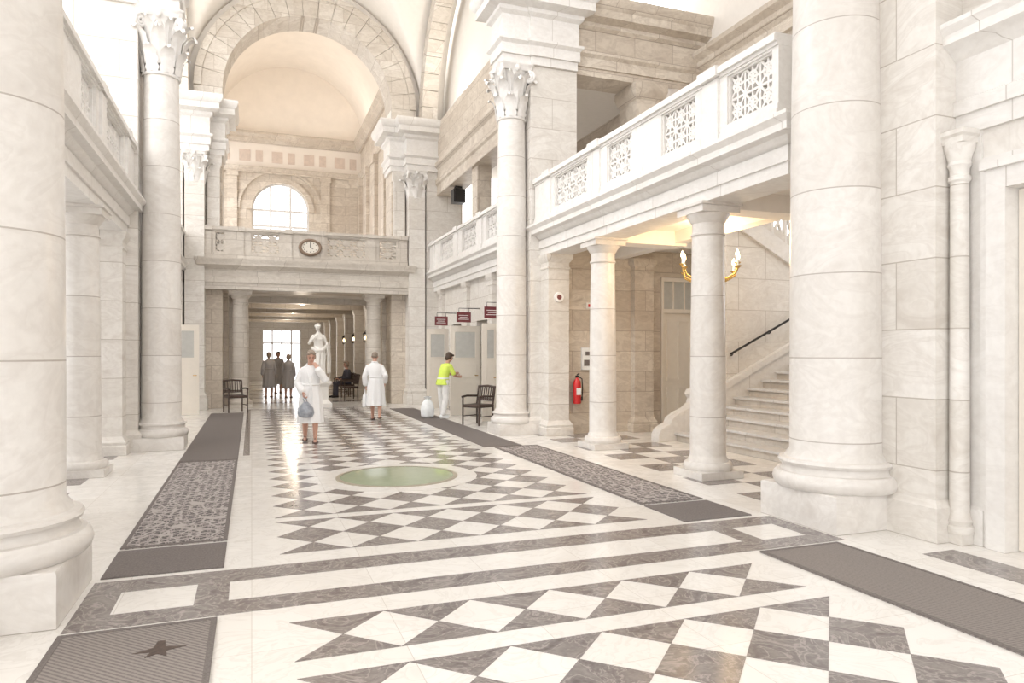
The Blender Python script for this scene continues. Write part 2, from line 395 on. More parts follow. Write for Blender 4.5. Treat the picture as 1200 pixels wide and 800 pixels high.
def balustrade(name,ax,fix,th_,s0,s1,z0,z1,panels,posts,mat='white',cell=.3,bw=.028):
    b=B(name,mat)
    def mp(s,z,t): return (fix+t,s,z) if ax=='y' else (s,fix+t,z)
    def bx(s0,s1,t0,t1,z0,z1):
        if ax=='y': b.box(fix+t0,fix+t1,s0,s1,z0,z1)
        else: b.box(s0,s1,fix+t0,fix+t1,z0,z1)
    H=z1-z0; zb=z0+.16; zt=z1-.13
    bx(s0,s1,-.03,th_+.03,z0,z0+.1); bx(s0,s1,-.012,th_+.012,z0+.1,zb)
    bx(s0,s1,-.02,th_+.02,zt,zt+.04); bx(s0,s1,-.06,th_+.06,zt+.04,z1-.02); bx(s0,s1,-.045,th_+.045,z1-.02,z1)
    cur=s0
    for (a,c) in sorted(panels):
        bx(cur,a,0,th_,zb,zt); n=max(1,round((c-a)/cell)); fret(b,mp,a,c,zb+.02,zt-.02,n,2,.03,th_-.03,bw); 
        bx(a-.02,c+.02,0.0,th_,zb,zb+.025); bx(a-.02,c+.02,0,th_,zt-.025,zt)
        cur=c
    bx(cur,s1,0,th_,zb,zt)
    for (a,c) in posts:
        bx(a,c,-.05,th_+.05,z0,z0+.14); bx(a+.02,c-.02,-.035,th_+.035,z0+.14,zt); bx(a-.01,c+.01,-.09,th_+.06,zt+.02,z1+.015)
    return b.done()

# ------------------------------------------------------------ right arcade, bay 1
balustrade('gallery_balustrade','y',5.35,.2,6.1,13.06,4.2,5.12,[(10.72,12.1),(9.23,10.02),(7.62,8.42),(6.2,6.98)],[(12.2,12.5),(10.2,10.55),(7.1,7.45)],cell=.3)
b=B(T(),'white')
b.stack(5.48,6.0,6.1,13.1,LOW); b.done()
b=B('floor_gallery_right','plaster')
b.box(5.9,7.3,6.1,12.9,3.8,4.18); b.box(7.3,9.5,12.3,12.9,3.8,4.18)
for y in (7.86,10.85): b.box(5.9,7.3,y-.2,y+.2,3.55,3.8)
b.box(7.05,7.3,6.1,12.9,3.6,3.8); b.done()
b=B(T(),'pier'); pilbase(b,5.5,5.95,12.72,13.1,3.6); b.done()
b=B('wall_pier_right_near','pier'); b.stack(5.58,6.5,4.42,6.05,[(.05,0),(.05,.3),(.02,.34),(0,.36),(0,7.45)]); b.done()
b=B(T(),'white'); b.stack(5.0,6.5,4.75,6.1,ENT); b.done()
b=B('wall_right',['pier','white'])
b.box(5.86,6.5,3.98+.0,4.45,0,3.6); b.box(5.86,6.5,-4,2.75,0,3.6); b.box(5.86,6.5,2.75,3.98,3.02,3.6)
b.box(5.9,6.5,-4,4.45,3.6,9.0)
b.mi=1
b.stack(5.82,6.4,-4,4.42,[(0,3.55),(0,3.72),(.03,3.72),(.03,3.84),(.0,3.86),(.0,4.2),(.05,4.24),(.08,4.28),(.16,4.32),(.16,4.4),(.2,4.46),(.2,4.5)])
b.stack(5.83,6.4,-4,2.6,[(.03,0),(.03,.3),(0,.34)])
for y0,y1 in ((3.97,4.13),(2.6,2.76)): b.box(5.79,6.0,y0,y1,0,3.12)
b.box(5.79,6.0,2.6,4.13,3.01,3.18); b.box(5.75,6.0,2.57,4.16,3.18,3.24)
b.box(5.82,6.01,4.13,4.2,0,3.3); b.box(5.82,6.01,2.5,4.2,3.24,3.3)
b.stack(5.84,6.0,4.2,4.4,[(.03,0),(.03,.3),(0,.33),(0,3.55)])
b.mi=0
b.stack(5.68,5.84,4.26,4.42,[(.01,0),(.01,.09)])
b.lathe(5.76,4.34,[(.105,.09),(.112,.12),(.105,.15),(.09,.16),(.1,.2),(.09,.22),(.078,.26),(.072,3.12),(.088,3.14),(.088,3.17),(.074,3.18),(.076,3.24),(.095,3.27),(.085,3.30),(.10,3.36),(.12,3.42),(.12,3.45)],24)
b.stack(5.65,5.87,4.23,4.42,[(0,3.45),(0,3.5),(.02,3.52),(.02,3.56)])
b.mi=1
b.box(5.86,5.92,2.4,2.5,4.7,8.8); b.box(5.86,5.92,4.1,4.2,4.7,8.8); b.box(5.86,5.92,2.4,4.2,4.7,4.8)
b.done()
def doorleaf(name,loc,rz,w=.8,h=2.35,glass=True,parent=None):
    e=empty(name,loc,rz) 
    b=B('leaf',['cream','glassfrost','gold']); b.box(0,w,-.02,.02,0.01,h)
    def panel(z0,z1,g=False):
        for s in (-1,1):
            y=s*.02
            for r in ((.09,w-.09,z0,z0+.03),(.09,w-.09,z1-.03,z1),(.09,.12,z0,z1),(w-.12,w-.09,z0,z1)): b.box(r[0],r[1],y-.012,y+.012,r[2],r[3])
            b.mi=1 if g else 0; b.box(.13,w-.13,y-.004,y+.004,z0+.04,z1-.04); b.mi=0
    panel(.12,.85); panel(.98,1.35) 
    panel(1.48,h-.12,glass)
    b.mi=2; b.tube([(w-.06,-.02,1.05),(w-.06,-.07,1.05),(w-.15,-.07,1.05)],.009,8); b.tube([(w-.06,.02,1.05),(w-.06,.07,1.05),(w-.15,.07,1.05)],.009,8)
    b.done(parent=e); return e
e=doorleaf('door_1',(5.97,2.77,0),pi/2,.595,3.0,False); e=doorleaf('door_2',(5.97,3.965,0),-pi/2,.595,3.0,False)
b=B('wall_pier_right_middle','pier'); b.stack(5.27,6.3,13.1,14.2,[(.06,0),(.06,.28),(.02,.33),(0,.36),(0,7.45)]); b.done()
b=B(T(),'white')
b.stack(4.68,5.3,13.1,13.75,ENT); b.stack(5.27,6.3,13.05,14.2,ENT)
b.done()
b=B(T(),'tan'); b.stack(6.3,9.5,13.2,13.9,ENT); b.done()
b=B('wall_pier_gallery','tan'); b.stack(7.75,8.4,13.15,13.9,[(.04,4.1),(.04,4.5),(0,4.55),(0,7.1),(.04,7.15),(.08,7.3),(.08,7.45)]); b.done()
b=B('wall_aisle_end','tan')
b.box(5.95,8.18,12.9,13.1,0,3.85); b.box(9.12,12.4,12.9,13.1,0,4.2); b.box(8.18,9.12,12.9,13.1,3.26,4.2)
pilbase(b,7.45,7.9,12.72,12.9,3.6); 
b.done()
e=empty('door_3',(8.25,12.93,0)); b=B('leaf',['cream','glassfrost']); b.box(.0,.8,0,.05,0,2.5)
for z0,z1 in ((.15,.9),(1.05,2.35)):
    for r in ((.1,.7,z0,z0+.03),(.1,.7,z1-.03,z1),(.1,.13,z0,z1),(.67,.7,z0,z1),(.385,.415,z0,z1)): b.box(r[0],r[1],-.015,.01,r[2],r[3])
b.box(-.06,.0,-.06,.06,0,3.25);b.box(.8,.86,-.06,.06,0,3.25);b.box(-.06,.86,-.06,.06,2.5,2.58);b.box(-.06,.86,-.06,.06,3.17,3.25)
b.mi=1;b.box(0,.8,0,.03,2.58,3.17);b.mi=0;b.box(.25,.28,-.02,.03,2.58,3.17);b.box(.53,.56,-.02,.03,2.58,3.17);b.done(parent=e)
# stair
b=B('staircase',['stairs','pier','black','grey','white'])
sx,rise,run=7.4,.16,.33
for i in range(14):
    x=sx+i*run; z=i*rise
    b.mi=3; b.box(x+.03,12.35,8.1,11.2,max(0,z-.01),z+rise-.035)
    b.mi=0; b.box(x-.02,12.35,8.1,11.2,z+rise-.04,z+rise)
def stz(x): return (x-sx)/run*rise+rise
b.mi=4
pts=[(7.05,0),(12.35,0),(12.35,stz(12.35)+.35),(8.25,stz(8.25)+.35),(8.1,.98),(7.95,1.0),(7.82,.95),(7.78,.86),(7.84,.78),(7.82,.7),(7.7,.6),(7.5,.52),(7.35,.42),(7.3,.32),(7.2,.28),(7.1,.22),(7.05,.12)]
b.prism(pts,'y',11.16,11.43)
b.prism([(8.3,stz(8.3)+.25),(12.35,stz(12.35)+.25),(12.35,stz(12.35)+.37),(8.2,stz(8.2)+.37)],'y',11.12,11.45)
b.mi=1
b.prism([(8.62,0),(12.35,0),(12.35,2.9),(8.62,4.7)],'y',11.25,11.40)
b.prism([(8.3,4.18),(12.35,2.2),(12.35,2.55),(8.3,4.6)],'y',11.28,12.85)
b.mi=4
b.prism([(8.3,4.35),(12.35,2.25),(12.35,2.6),(8.3,4.72)],'y',11.18,11.26)
def mpf(s,z,t): return (s,11.24+t,z)
b.bar(mpf,(8.3,5.5),(12.3,3.4),.1,-.04,.16)
for i in range(12):
    x=8.4+i*.33; z=4.68-(x-8.3)*.512
    b.bar(mpf,(x,z),(x,z+.78),.04,0,.1); b.bar(mpf,(x,z+.02),(x+.34,z+.6),.03,.02,.08); b.bar(mpf,(x,z+.74),(x+.34,z-.16),.03,.02,.08)
b.mi=2
b.tube([(8.62,11.13,stz(8.62)+.87),(12.2,11.13,stz(12.2)+.87)],.022,10)
for x in (8.7,9.6,10.5,11.4): b.tube([(x,11.13,stz(x)+.87),(x,11.2,stz(x)+.8),(x,11.25,stz(x)+.8)],.012,6)
b.done()
b=B('wall_stair_outer','tan')  # unseen wall, its window opening added to light the stair
b.box(12.4,12.6,6.1,13.1,0,1.5); b.box(12.4,12.6,6.1,13.1,4.2,4.7); b.box(12.4,12.6,6.1,8.2,1.5,4.2); b.box(12.4,12.6,11.3,13.1,1.5,4.2); b.done()
b=B('ceiling_stair','plaster'); b.box(9.7,12.6,6.1,13.1,5.0,5.15); b.done()
b=B('wall_stair_near','tan'); b.box(6.5,12.6,5.9,6.1,0,5.0); b.done()
b=B('wall_gallery_right','tan')
b.box(9.5,9.7,5,13.9,4.95,8.0)
for y in (6.5,9.4,12.3): b.box(9.38,9.5,y,y+.5,4.95,8.0)
b.stack(9.4,9.7,5,13.9,[(0,7.7),(0,7.9),(.1,8.0),(.1,8.1),(.22,8.2),(.22,8.3)])
b.done()
b=B('wall_gallery_right_far','tan'); b.box(8.6,8.8,14.0,22.6,4.1,7.7); b.done()
b=B('wall_gallery_cross','tan'); b.box(6.5,9.7,4.9,5.1,4.18,9); b.done()
b=B('floor_gallery_far','plaster'); b.box(5.9,9.6,14.2,22.6,3.8,4.18); b.done()
b=B('ceiling_gallery_right','plaster'); b.box(9.5,9.7,5,13.9,8.3,10.5); b.box(5.9,9.7,5,14,10.5,10.6); b.done()
b=B('ceiling_gallery_right_far','plaster'); b.box(6.2,9.7,14,22.6,7.6,7.7); b.done()

# ------------------------------------------------------------ right bay 2
b=B('wall_right_middle','pier')
doors=[(14.9,15.8),(17.0,17.9),(19.4,20.3)]
cur=14.2
for a,c in doors:
    b.box(5.65,5.95,cur,a,0,3.6); b.box(5.65,5.95,a,c,2.5,3.6); cur=c
b.box(5.65,5.95,cur,22,0,3.6)
for y in (14.3,16.3,18.5,21.2): pilbase(b,5.55,5.7,y,y+.35,3.6)
b.done()
b=B('wall_recess_side','tan'); b.box(7.3,7.4,14.2,22.6,0,3.8); b.done()
b=B(T(),'white'); b.stack(5.5,6.0,14.2,22.0,LOW); b.done()
balustrade('gallery_balustrade','y',5.35,.2,14.25,21.95,4.2,5.12,[(14.7,16.2),(17.0,18.3),(19.2,20.6)],[(14.3,14.5),(16.45,16.75),(18.6,18.9),(21.2,21.5)],cell=.3)
b=B('wall_gallery_beam','tan'); b.stack(5.6,6.2,14.2,22,[(0,6.7),(0,7.0),(.05,7.05),(.05,7.2),(0,7.2),(0,7.5),(.1,7.6),(.1,7.7)]); b.box(5.6,6.2,14.2,22.0,7.7,9.0)
b.box(5.7,6.1,18,18.5,4.18,6.7); b.done()
b=B('loudspeaker','black'); b.stack(5.72,6.08,20.4,20.75,[(0,6.2),(0,6.6),(-.08,6.64),(-.08,6.70)]); b.box(5.76,6.04,20.38,20.41,6.24,6.56); b.done()
for i,y in enumerate((15.2,17.5,19.8)):
    e=empty('hanging_sign',(5.0,y,0)); b=B('board',['maroon','signwhite','black']); b.box(-.02,.36,-.015,.015,2.44,2.70)
    b.mi=1
    for k,(z,w) in enumerate(((2.62,.26),(2.57,.2),(2.52,.28))): b.box(.16-w/2,.16+w/2,-.019,-.0165,z-.012,z+.002)
    b.mi=2; b.tube([(.3,0,2.70),(.3,0,2.80),(.62,0,2.80)],.012,8); b.tube([(.04,0,2.70),(.04,0,2.80),(.3,0,2.80)],.008,8); b.done(parent=e)
doorleaf('door_4',(4.86,17.7,0),0,.8,2.35); doorleaf('door_5',(4.8,20.1,0),0,.66,2.35); doorleaf('door_6',(5.15,15.9,0),0,.42,2.35)
doorleaf('door_7',(-1.93,20.2,0),0,.63,2.38)

# ------------------------------------------------------------ end wall (Y 22.5) with balcony & arch
CXA,R0,R1,ZC=1.70,2.52,3.30,9.5
b=B('wall_back','tan')
b.box(-3,-.82,22.5,23.5,0,9.0); b.box(4.22,6.6,22.5,23.5,0,9.0)
b.box(-.82,4.22,22.5,23.5,3.5,4.4)
n=40
arc=[(CXA+R0*math.cos(pi*i/n),ZC+R0*math.sin(pi*i/n)) for i in range(n+1)]
b.mats.append(M['plaster']); b.mi=1
for i in range(n):
    (xa,za),(xb,zb)=arc[i],arc[i+1]; b.prism([(xa,za),(xa,14),(xb,14),(xb,zb)],'y',22.6,23.5,False)
b.box(CXA+R0,6.6,22.6,23.5,9.0,14); b.box(-3,CXA-R0,22.6,23.5,9.0,14)
b.done()
b=B('trim_arch_voussoirs',['arch','brownjoint'])
nv=19
for i in range(nv):
    a0=pi*i/nv+.002; a1=pi*(i+1)/nv-.002
    for (ra,rb,yf) in ((R0-.01,R1-.2,22.42),(R1-.2,R1,22.36)):
        p=[]
        for k in range(4): a=a0+(a1-a0)*k/3; p.append((CXA+ra*math.cos(a),ZC+ra*math.sin(a)))
        for k in range(4): a=a1+(a0-a1)*k/3; p.append((CXA+rb*math.cos(a),ZC+rb*math.sin(a)))
        b.prism(p,'y',yf,23.52)
b.box(CXA+R0,CXA+R1,22.42,22.6,9.0,ZC); b.box(CXA-R1,CXA-R0,22.42,22.6,9.0,ZC)
b.done()
b=B(T(),'white')
b.stack(4.15,6.6,22.3,23.4,ENT); b.stack(4.6,6.0,21.9,22.3,ENT); b.done()
b=B(T(),'white'); b.stack(-3,-.75,22.3,23.4,ENT); b.stack(-2.4,-1.15,21.9,22.3,ENT); b.done()
def corpil(name,x0,x1,y0,y1):
    b=B(name,['pier','white']); b.stack(x0,x1,y0,y1,[(.08,0),(.08,.3),(.05,.34),(.06,.42),(.02,.48),(0,.52),(0,6.6)])
    b.mi=1; cx=(x0+x1)/2; w=(x1-x0)/2; cy=y0+w
    b.box(x0,x1,y0,y1,6.6,7.3)
    capital(b,cx,cy,6.6,7.45,w*.98); b.done(ang=40)
corpil(T(),4.68,5.2,21.95,22.5); corpil(T(),-1.8,-1.28,21.95,22.5)
for s,(x0,x1) in (('right',(5.25,6.4)),('left',(-3,-1.85))):
    b=B('wall_pier_%s_far'%s,'pier'); b.stack(x0,x1,22.0,22.5,[(.05,0),(.05,.3),(0,.35),(0,7.45)]); b.done()
for x0,x1 in ((4.28,4.62),(-1.22,-.88)):
    b=B(T(),'pier'); b.stack(x0,x1,22.3,22.5,[(.03,4.4),(.03,4.6),(0,4.65),(0,7.1),(.05,7.2),(.05,7.45)]); b.done()
b=B(T(),'grey'); b.stack(-1.35,4.7,22.05,22.5,[(0,3.5),(0,3.7),(.03,3.7),(.03,3.86),(.0,3.88),(.0,4.08),(.05,4.12),(.16,4.2),(.16,4.28),(.2,4.36),(.2,4.4)]); b.done()
balustrade('balcony_balustrade','x',22.05,.2,-1.3,4.65,4.4,5.32,[(-.02,.78),(2.15,3.35),(-1.0,-.72),(3.75,4.3)],[(-1.32,-1.08),(-.6,-.2),(.95,1.15),(1.95,2.1),(3.42,3.65),(4.4,4.65)],mat='grey',cell=.4,bw=.04)
tuscan('corridor_column',-.32,22.65,.25,3.5,'grey'); tuscan('corridor_column',3.67,22.65,.25,3.5,'grey')
e=empty('wall_clock',(1.66,21.99,4.83)); b=B('face',['clockface','brownjoint','black'])
def oval(a,c,y): return [(a*math.cos(2*pi*i/32),y,c*math.sin(2*pi*i/32)) for i in range(32)]
b.mi=1; b.rings([oval(.34,.26,.04),oval(.34,.26,-.02),oval(.30,.22,-.05),oval(.25,.18,-.03),oval(.25,.18,.0)],cap=False)
b.mi=0; b.rings([oval(.255,.185,.0),oval(.255,.185,-.015)])
b.mi=2
for k in range(12):
    a=k*pi/6; b.box(.2*math.cos(a)-.01,.2*math.cos(a)+.01,-.02,-.014,.14*math.sin(a)-.012,.14*math.sin(a)+.012)
b.bar(lambda s,z,t:(s,t,z),(0,0),(.0,.13),.018,-.026,-.018); b.bar(lambda s,z,t:(s,t,z),(0,0),(.09,-.04),.018,-.026,-.018); b.done(parent=e)

# ------------------------------------------------------------ vault over bay 2
b=B('ceiling_vault','plaster')
x0,x1,y0,y1=-2.3,5.9,14.0,22.6; nx,ny=48,48
g=[]
for i in range(nx+1):
    row=[]
    for j in range(ny+1):
        x=x0+(x1-x0)*i/nx; y=y0+(y1-y0)*j/ny
        u=(x-CXA)/3.6; v=(y-18.3)/4.15
        z1_=math.sqrt(max(0,1-u*u)); z2_=math.sqrt(max(0,1-v*v))
        row.append(b.v((x,y,9.0+4.1*max(z1_,z2_))))
    g.append(row)
for i in range(nx):
    for j in range(ny): b.f([g[i][j],g[i+1][j],g[i+1][j+1],g[i][j+1]])
o=b.done(ang=50); sm=o.modifiers.new('t','SOLIDIFY'); sm.thickness=.1; sm.offset=1
def sidearch(b,xa,xb):
    n=22
    for i in range(n):
        a0=pi*i/n+.002; a1=pi*(i+1)/n-.002; p=[]
        for (ry,rz,seq) in ((3.75,3.5,(0,.5,1)),(4.25,4.0,(1,.5,0))):
            for t in seq: a=a0+(a1-a0)*t; p.append((18.2+ry*math.cos(a),9.0+rz*math.sin(a)))
        b.prism(p,'x',xa,xb)
b=B(T(),'arch'); sidearch(b,5.1,5.6); b.done()
b=B(T(),'arch'); sidearch(b,-2.2,-1.7); b.done()
b=B('wall_lunette_right','plaster'); b.box(6.0,6.2,14,22.6,9.0,13.5); b.done()
b=B(T(),'arch')
for i in range(19):
    a0=pi*i/19+.002; a1=pi*(i+1)/19-.002; p=[]
    for r,seq in ((2.75,(0,.5,1)),(3.5,(1,.5,0))):
        for t in seq: a=a0+(a1-a0)*t; p.append((1.76+r*math.cos(a),9.0+r*math.sin(a)))
    b.prism(p,'y',13.15,14.05)
b.done()
b=B('ceiling_added_skylight','winframe')  # unseen skylight, added to let sky light into the near bay
for i in range(8): x=-2.5+i*8.6/7; b.box(x-.05,x+.05,4.6,13.2,12.5,12.65)
for i in range(8): y=4.6+i*8.6/7; b.box(-2.5,6.1,y-.05,y+.05,12.5,12.62)
b.box(-2.8,-.6,4.6,13.2,12.65,12.8); b.box(4.2,6.3,4.6,13.2,12.65,12.8); b.done()  # solid side strips added to cut down the sky light
b=B('ceiling_near','plaster'); b.box(-7,6.5,-4.2,4.6,9.0,9.2); b.done()
# ------------------------------------------------------------ upper recess beyond arch
b=B('wall_recess_end',['tan','peach','pinkpanel'])
YE=33.0
wx,wr,wz=1.22,1.22,8.0
b.box(-3,wx-wr,YE,YE+.3,4.4,11.6); b.box(wx+wr,5.5,YE,YE+.3,4.4,11.6); b.box(wx-wr,wx+wr,YE,YE+.3,4.4,6.6)
n=20; arc=[(wx+wr*math.cos(pi*i/n),wz+wr*math.sin(pi*i/n)) for i in range(n+1)]
for i in range(n): b.prism([arc[i],(arc[i][0],11.6),(arc[i+1][0],11.6),arc[i+1]],'y',YE,YE+.3,False)
for i in range(n):
    a0=pi*i/n;a1=pi*(i+1)/n
    b.prism([(wx+r*math.cos(a),wz+r*math.sin(a)) for r,a in ((wr,a0),(wr+.22,a0),(wr+.22,a1),(wr,a1))],'y',YE-.1,YE+.01,False)
    b.prism([(wx+r*math.cos(a),wz+r*math.sin(a)) for r,a in ((wr+.5,a0),(wr+.6,a0),(wr+.6,a1),(wr+.5,a1))],'y',YE-.08,YE+.01,False)
for x in (-1.0,2.95,4.25): b.box(x,x+.4,YE-.12,YE+.01,4.4,9.6); b.box(x-.05,x+.45,YE-.16,YE+.01,9.4,9.6)
b.stack(-3,5.5,YE-.05,YE+.2,[(.08,9.6),(.08,9.7),(.15,9.8),(.15,9.86)])
b.stack(-3,5.5,YE-.05,YE+.2,[(.05,10.9),(.1,10.95),(.2,11.05),(.2,11.15),(.3,11.25),(.3,11.37)])
b.mi=1; b.box(-3,5.5,YE-.04,YE+.01,9.8,10.95); b.box(-3,5.5,YE-.02,YE+.3,11.3,16)
b.mi=2
for k in range(9):
    x=-1.2+k*.68; w=.46 if k%2 else .3; b.box(x,x+w,YE-.06,YE-.03,10.1,10.6)
b.done()
e=empty('window_1',(0,YE+.15,0)); b=B('frame','winframe')
mpw=lambda s,z,t:(s,t,z)
for i in range(n): b.bar(mpw,arc[i],arc[i+1],.14,-.05,.05)
for x in (wx-wr+.04,wx-.42,wx+.42,wx+wr-.04): b.bar(mpw,(x,6.6),(x,wz+(1.05 if abs(x-wx)<1 else 0)),.10,-.05,.05)
for z in (6.64,7.3,8.0): b.bar(mpw,(wx-wr,z),(wx+wr,z),.09,-.05,.05)
b.done(parent=e)
b=B('wall_recess_right',['tan','recess'])
b.box(4.75,5.0,23.5,YE,4.4,11.2)
for k in range(5): y=24.0+k*2.1; b.box(4.6,4.76,y,y+.45,4.4,9.5); b.box(4.55,4.76,y-.05,y+.5,9.3,9.6)
b.mi=1
for k in range(4): y=24.0+k*2.1+.75; b.box(4.72,4.76,y,y+1.05,5.4,8.3)
b.mi=0
b.stack(4.7,4.9,23.5,YE,[(.0,9.6),(.1,9.8),(.1,9.86)])
b.stack(4.7,4.9,23.5,YE,[(.05,10.9),(.2,11.05),(.2,11.15),(.3,11.25),(.3,11.37)])
b.done()
b=B('ceiling_barrel_vault','peach')
nn=28
b.rings([[(CXA+3.15*math.cos(pi*i/nn),y,11.3+3.15*math.sin(pi*i/nn)) for i in range(nn+1)]+[(CXA+3.3*math.cos(pi*(nn-i)/nn),y,11.3+3.3*math.sin(pi*(nn-i)/nn)) for i in range(nn+1)] for y in (23.5,YE+.1)]); b.done(ang=40)
b=B('wall_recess_left','tan')  # unseen wall, left open between piers to light the barrel vault
for k in range(5): y=23.5+k*2.3; b.box(-1.7,-1.5,y,min(y+.4,YE),4.4,11.35)
b.box(-1.7,-1.5,23.5,YE,10.7,11.35); b.box(-1.7,-1.5,23.5,YE,4.4,5.0); b.done()

# ------------------------------------------------------------ corridor
b=B('wall_corridor',['tan','pier','cream'])
b.box(-.9,-.7,23.5,43,0,3.5); b.box(4.1,4.3,23.5,43,0,3.5)
for k in range(6):
    y=24.6+k*3.0
    for x0,x1 in ((-.72,-.35),(3.75,4.12)): b.mi=1; b.stack(x0,x1,y,y+.4,[(.03,0),(.03,.2),(0,.22),(0,3.1),(.05,3.2),(.05,3.3)])
    b.mi=2
    if k<5:
        for xf in (4.08,-.72): b.box(xf,xf+.04,y+1.1,y+2.1,0,2.3); b.box(xf-.02,xf+.06,y+1.02,y+1.1,0,2.4); b.box(xf-.02,xf+.06,y+2.1,y+2.18,0,2.4)
b.mi=1
b.box(-.9,.55,43,43.3,0,3.5); b.box(2.75,4.3,43,43.3,0,3.5); b.box(.55,2.75,43,43.3,3.0,3.5); b.done()
b=B('ceiling_corridor',['plaster','grey']); b.box(-.9,4.3,23.5,43.3,3.5,4.38); b.mi=1
for k in range(6): y=24.6+k*3; b.box(-.7,4.1,y+.02,y+.38,3.3,3.51)
b.done()
e=empty('window_2',(0,43.1,0)); b=B('frame','winframe')
for x in (.59,1.12,1.65,2.18,2.71): b.box(x-.04,x+.04,-.03,.03,0,3.0)
for z in (.04,2.2,2.96): b.box(.55,2.75,-.03,.03,z-.04,z+.04)
b.done(parent=e)
def lamp(e,typ,en,col,loc,soft=.2):
    l=bpy.data.lights.new('lamp_light',typ); l.energy=en; l.color=col
    l.shadow_soft_size=soft; lo=bpy.data.objects.new('lamp_light',l); COL.objects.link(lo); lo.location=loc; lo.parent=e
for k,y in enumerate((26.3,32.3,38.3)):  # ceiling fittings and point lights added to brighten the corridor
    e=empty('added_corridor_fill',(1.7,y,0)); b=B('fill_fitting',['bulb','gold']); b.lathe(0,0,[(.02,3.36),(.09,3.38),(.11,3.42),(.11,3.46)],20); b.mi=1; b.lathe(0,0,[(.13,3.45),(.14,3.48),(.13,3.505)],18); b.done(parent=e)
    lamp(e,'POINT',40,(1,.86,.70),(0,0,2.9))
for y in (25.8,28.8,31.8):
    e=empty('wall_lantern',(3.72,y-1,2.25)); b=B('lantern',['black','bulb']); b.tube([(.38,0,.1),(.05,0,.2),(0,0,.12)],.012,8); b.lathe(0,0,[(.03,.12),(.08,.06),(.08,.04)],8); b.lathe(0,0,[(.07,-.2),(.03,-.24)],8); 
    for k in range(4): a=k*pi/2+pi/4; b.tube([(.07*math.cos(a),.07*math.sin(a),.05),(.06*math.cos(a),.06*math.sin(a),-.2)],.008,6)
    b.mi=1; b.ell((0,0,-.07),(.03,.03,.06),10,8); b.done(parent=e)
def vault_fill(x,y,z,tilt,en):  # added area lamps with housings on the cornices, to brighten the vaults
    e=empty('added_vault_fill',(x,y,z)); b=B('fill_housing','winframe')
    b.prism([(-.08,0),(.08,0),(.1,.08),(-.1,.08)],'y',-.9,.9); b.done(parent=e)
    l=bpy.data.lights.new('vault_fill_light','AREA'); l.shape='RECTANGLE'; l.size=.16; l.size_y=1.7; l.energy=en; l.color=(1,.93,.83)
    lo=bpy.data.objects.new('vault_fill_light',l); COL.objects.link(lo); lo.location=(0,0,.1); lo.parent=e
    lo.rotation_euler=(Matrix.Rotation(math.atan2(tilt,1),3,'Y')@Matrix.Rotation(pi,3,'X')).to_euler()
for y in (25.5,30.5): vault_fill(-1.35,y,11.40,.8,32); vault_fill(4.75,y,11.40,-.8,32)
for y in (16.0,20.0): vault_fill(5.75,y,9.02,-.5,45); vault_fill(-2.2,y,9.22,.5,45)

# ------------------------------------------------------------ left side
b=B('wall_pier_left_near','pier')
b.stack(-2.75,-1.75,4.42,6.05,[(.05,0),(.05,.3),(.02,.34),(0,.36),(0,7.45)]); b.done()
b=B('wall_pier_left_middle','pier'); b.stack(-2.8,-1.78,13.1,14.2,[(.06,0),(.06,.28),(.02,.33),(0,.36),(0,7.45)]); b.done()
b=B(T(),'white'); b.stack(-2.75,-1.15,4.75,6.1,ENT); b.done()
b=B(T(),'white'); b.stack(-2.8,-1.78,13.05,14.2,ENT); b.stack(-1.8,-1.15,13.1,13.75,ENT); b.done()
b=B(T(),'white'); b.stack(-2.45,-1.93,6.1,13.1,LOW); b.done()
b=B(T(),'white'); b.stack(-2.45,-1.95,14.2,22.0,LOW); b.done()
b=B('floor_gallery_left','plaster'); b.box(-5.5,-2.4,6.1,22.5,3.8,4.18)
for y in (7.86,10.85): b.box(-5.5,-2.4,y-.2,y+.2,3.55,3.8)
b.done()
balustrade('gallery_balustrade','y',-2.03,.2,6.1,13.06,4.2,5.12,[(10.72,12.1),(9.23,10.02),(7.62,8.42),(6.2,6.98)],[(12.2,12.5),(10.2,10.55),(7.1,7.45)],cell=.3)
balustrade('gallery_balustrade','y',-2.03,.2,14.25,21.95,4.2,5.12,[(14.7,16.2),(17.0,18.3),(19.2,20.6)],[(16.45,16.75),(18.6,18.9),(21.2,21.5)],cell=.3)
b=B(T(),'pier'); pilbase(b,-2.4,-1.95,12.72,13.1,3.6); b.done()
for y in (14.3,16.3,18.5,21.2): b=B(T(),'pier'); pilbase(b,-2.3,-2.0,y,y+.4,3.6); b.done()
b=B('wall_left','pier')
def winwall(b,x0,x1,ys,z0,z1,holes):
    cur=ys[0]
    for (a,c,p,q) in holes:
        b.box(x0,x1,cur,a,z0,z1); b.box(x0,x1,a,c,z0,p); b.box(x0,x1,a,c,q,z1); cur=c
    b.box(x0,x1,cur,ys[1],z0,z1)
hl=[(6.4,8.8,.5,3.6),(9.2,11.2,.5,3.6),(11.6,13.4,.5,3.6),(14.3,16.8,.5,3.6),(17.2,19.4,.5,3.6),(19.8,22.2,.5,3.6)]
winwall(b,-5.7,-5.5,(5,22.6),0,4.1,hl)
hu=[(6.2,8.9,4.9,8.6),(9.4,12.6,4.9,8.6),(13.6,16.6,4.9,8.6),(17.2,19.4,4.9,8.6),(19.9,22.2,4.9,8.6)]
winwall(b,-5.7,-5.5,(5,22.6),4.1,9.2,hu); b.done()
b=B('wall_left_near','pier'); winwall(b,-2.6,-2.3,(-4,4.45),0,9,[(-3.4,-1.4,.6,7),(-.8,1.2,.6,7),(1.8,3.8,.6,7)]); b.done()
b=B('wall_left_cross','pier'); b.box(-5.7,-2.4,4.9,5.1,0,9); b.done()
k=3
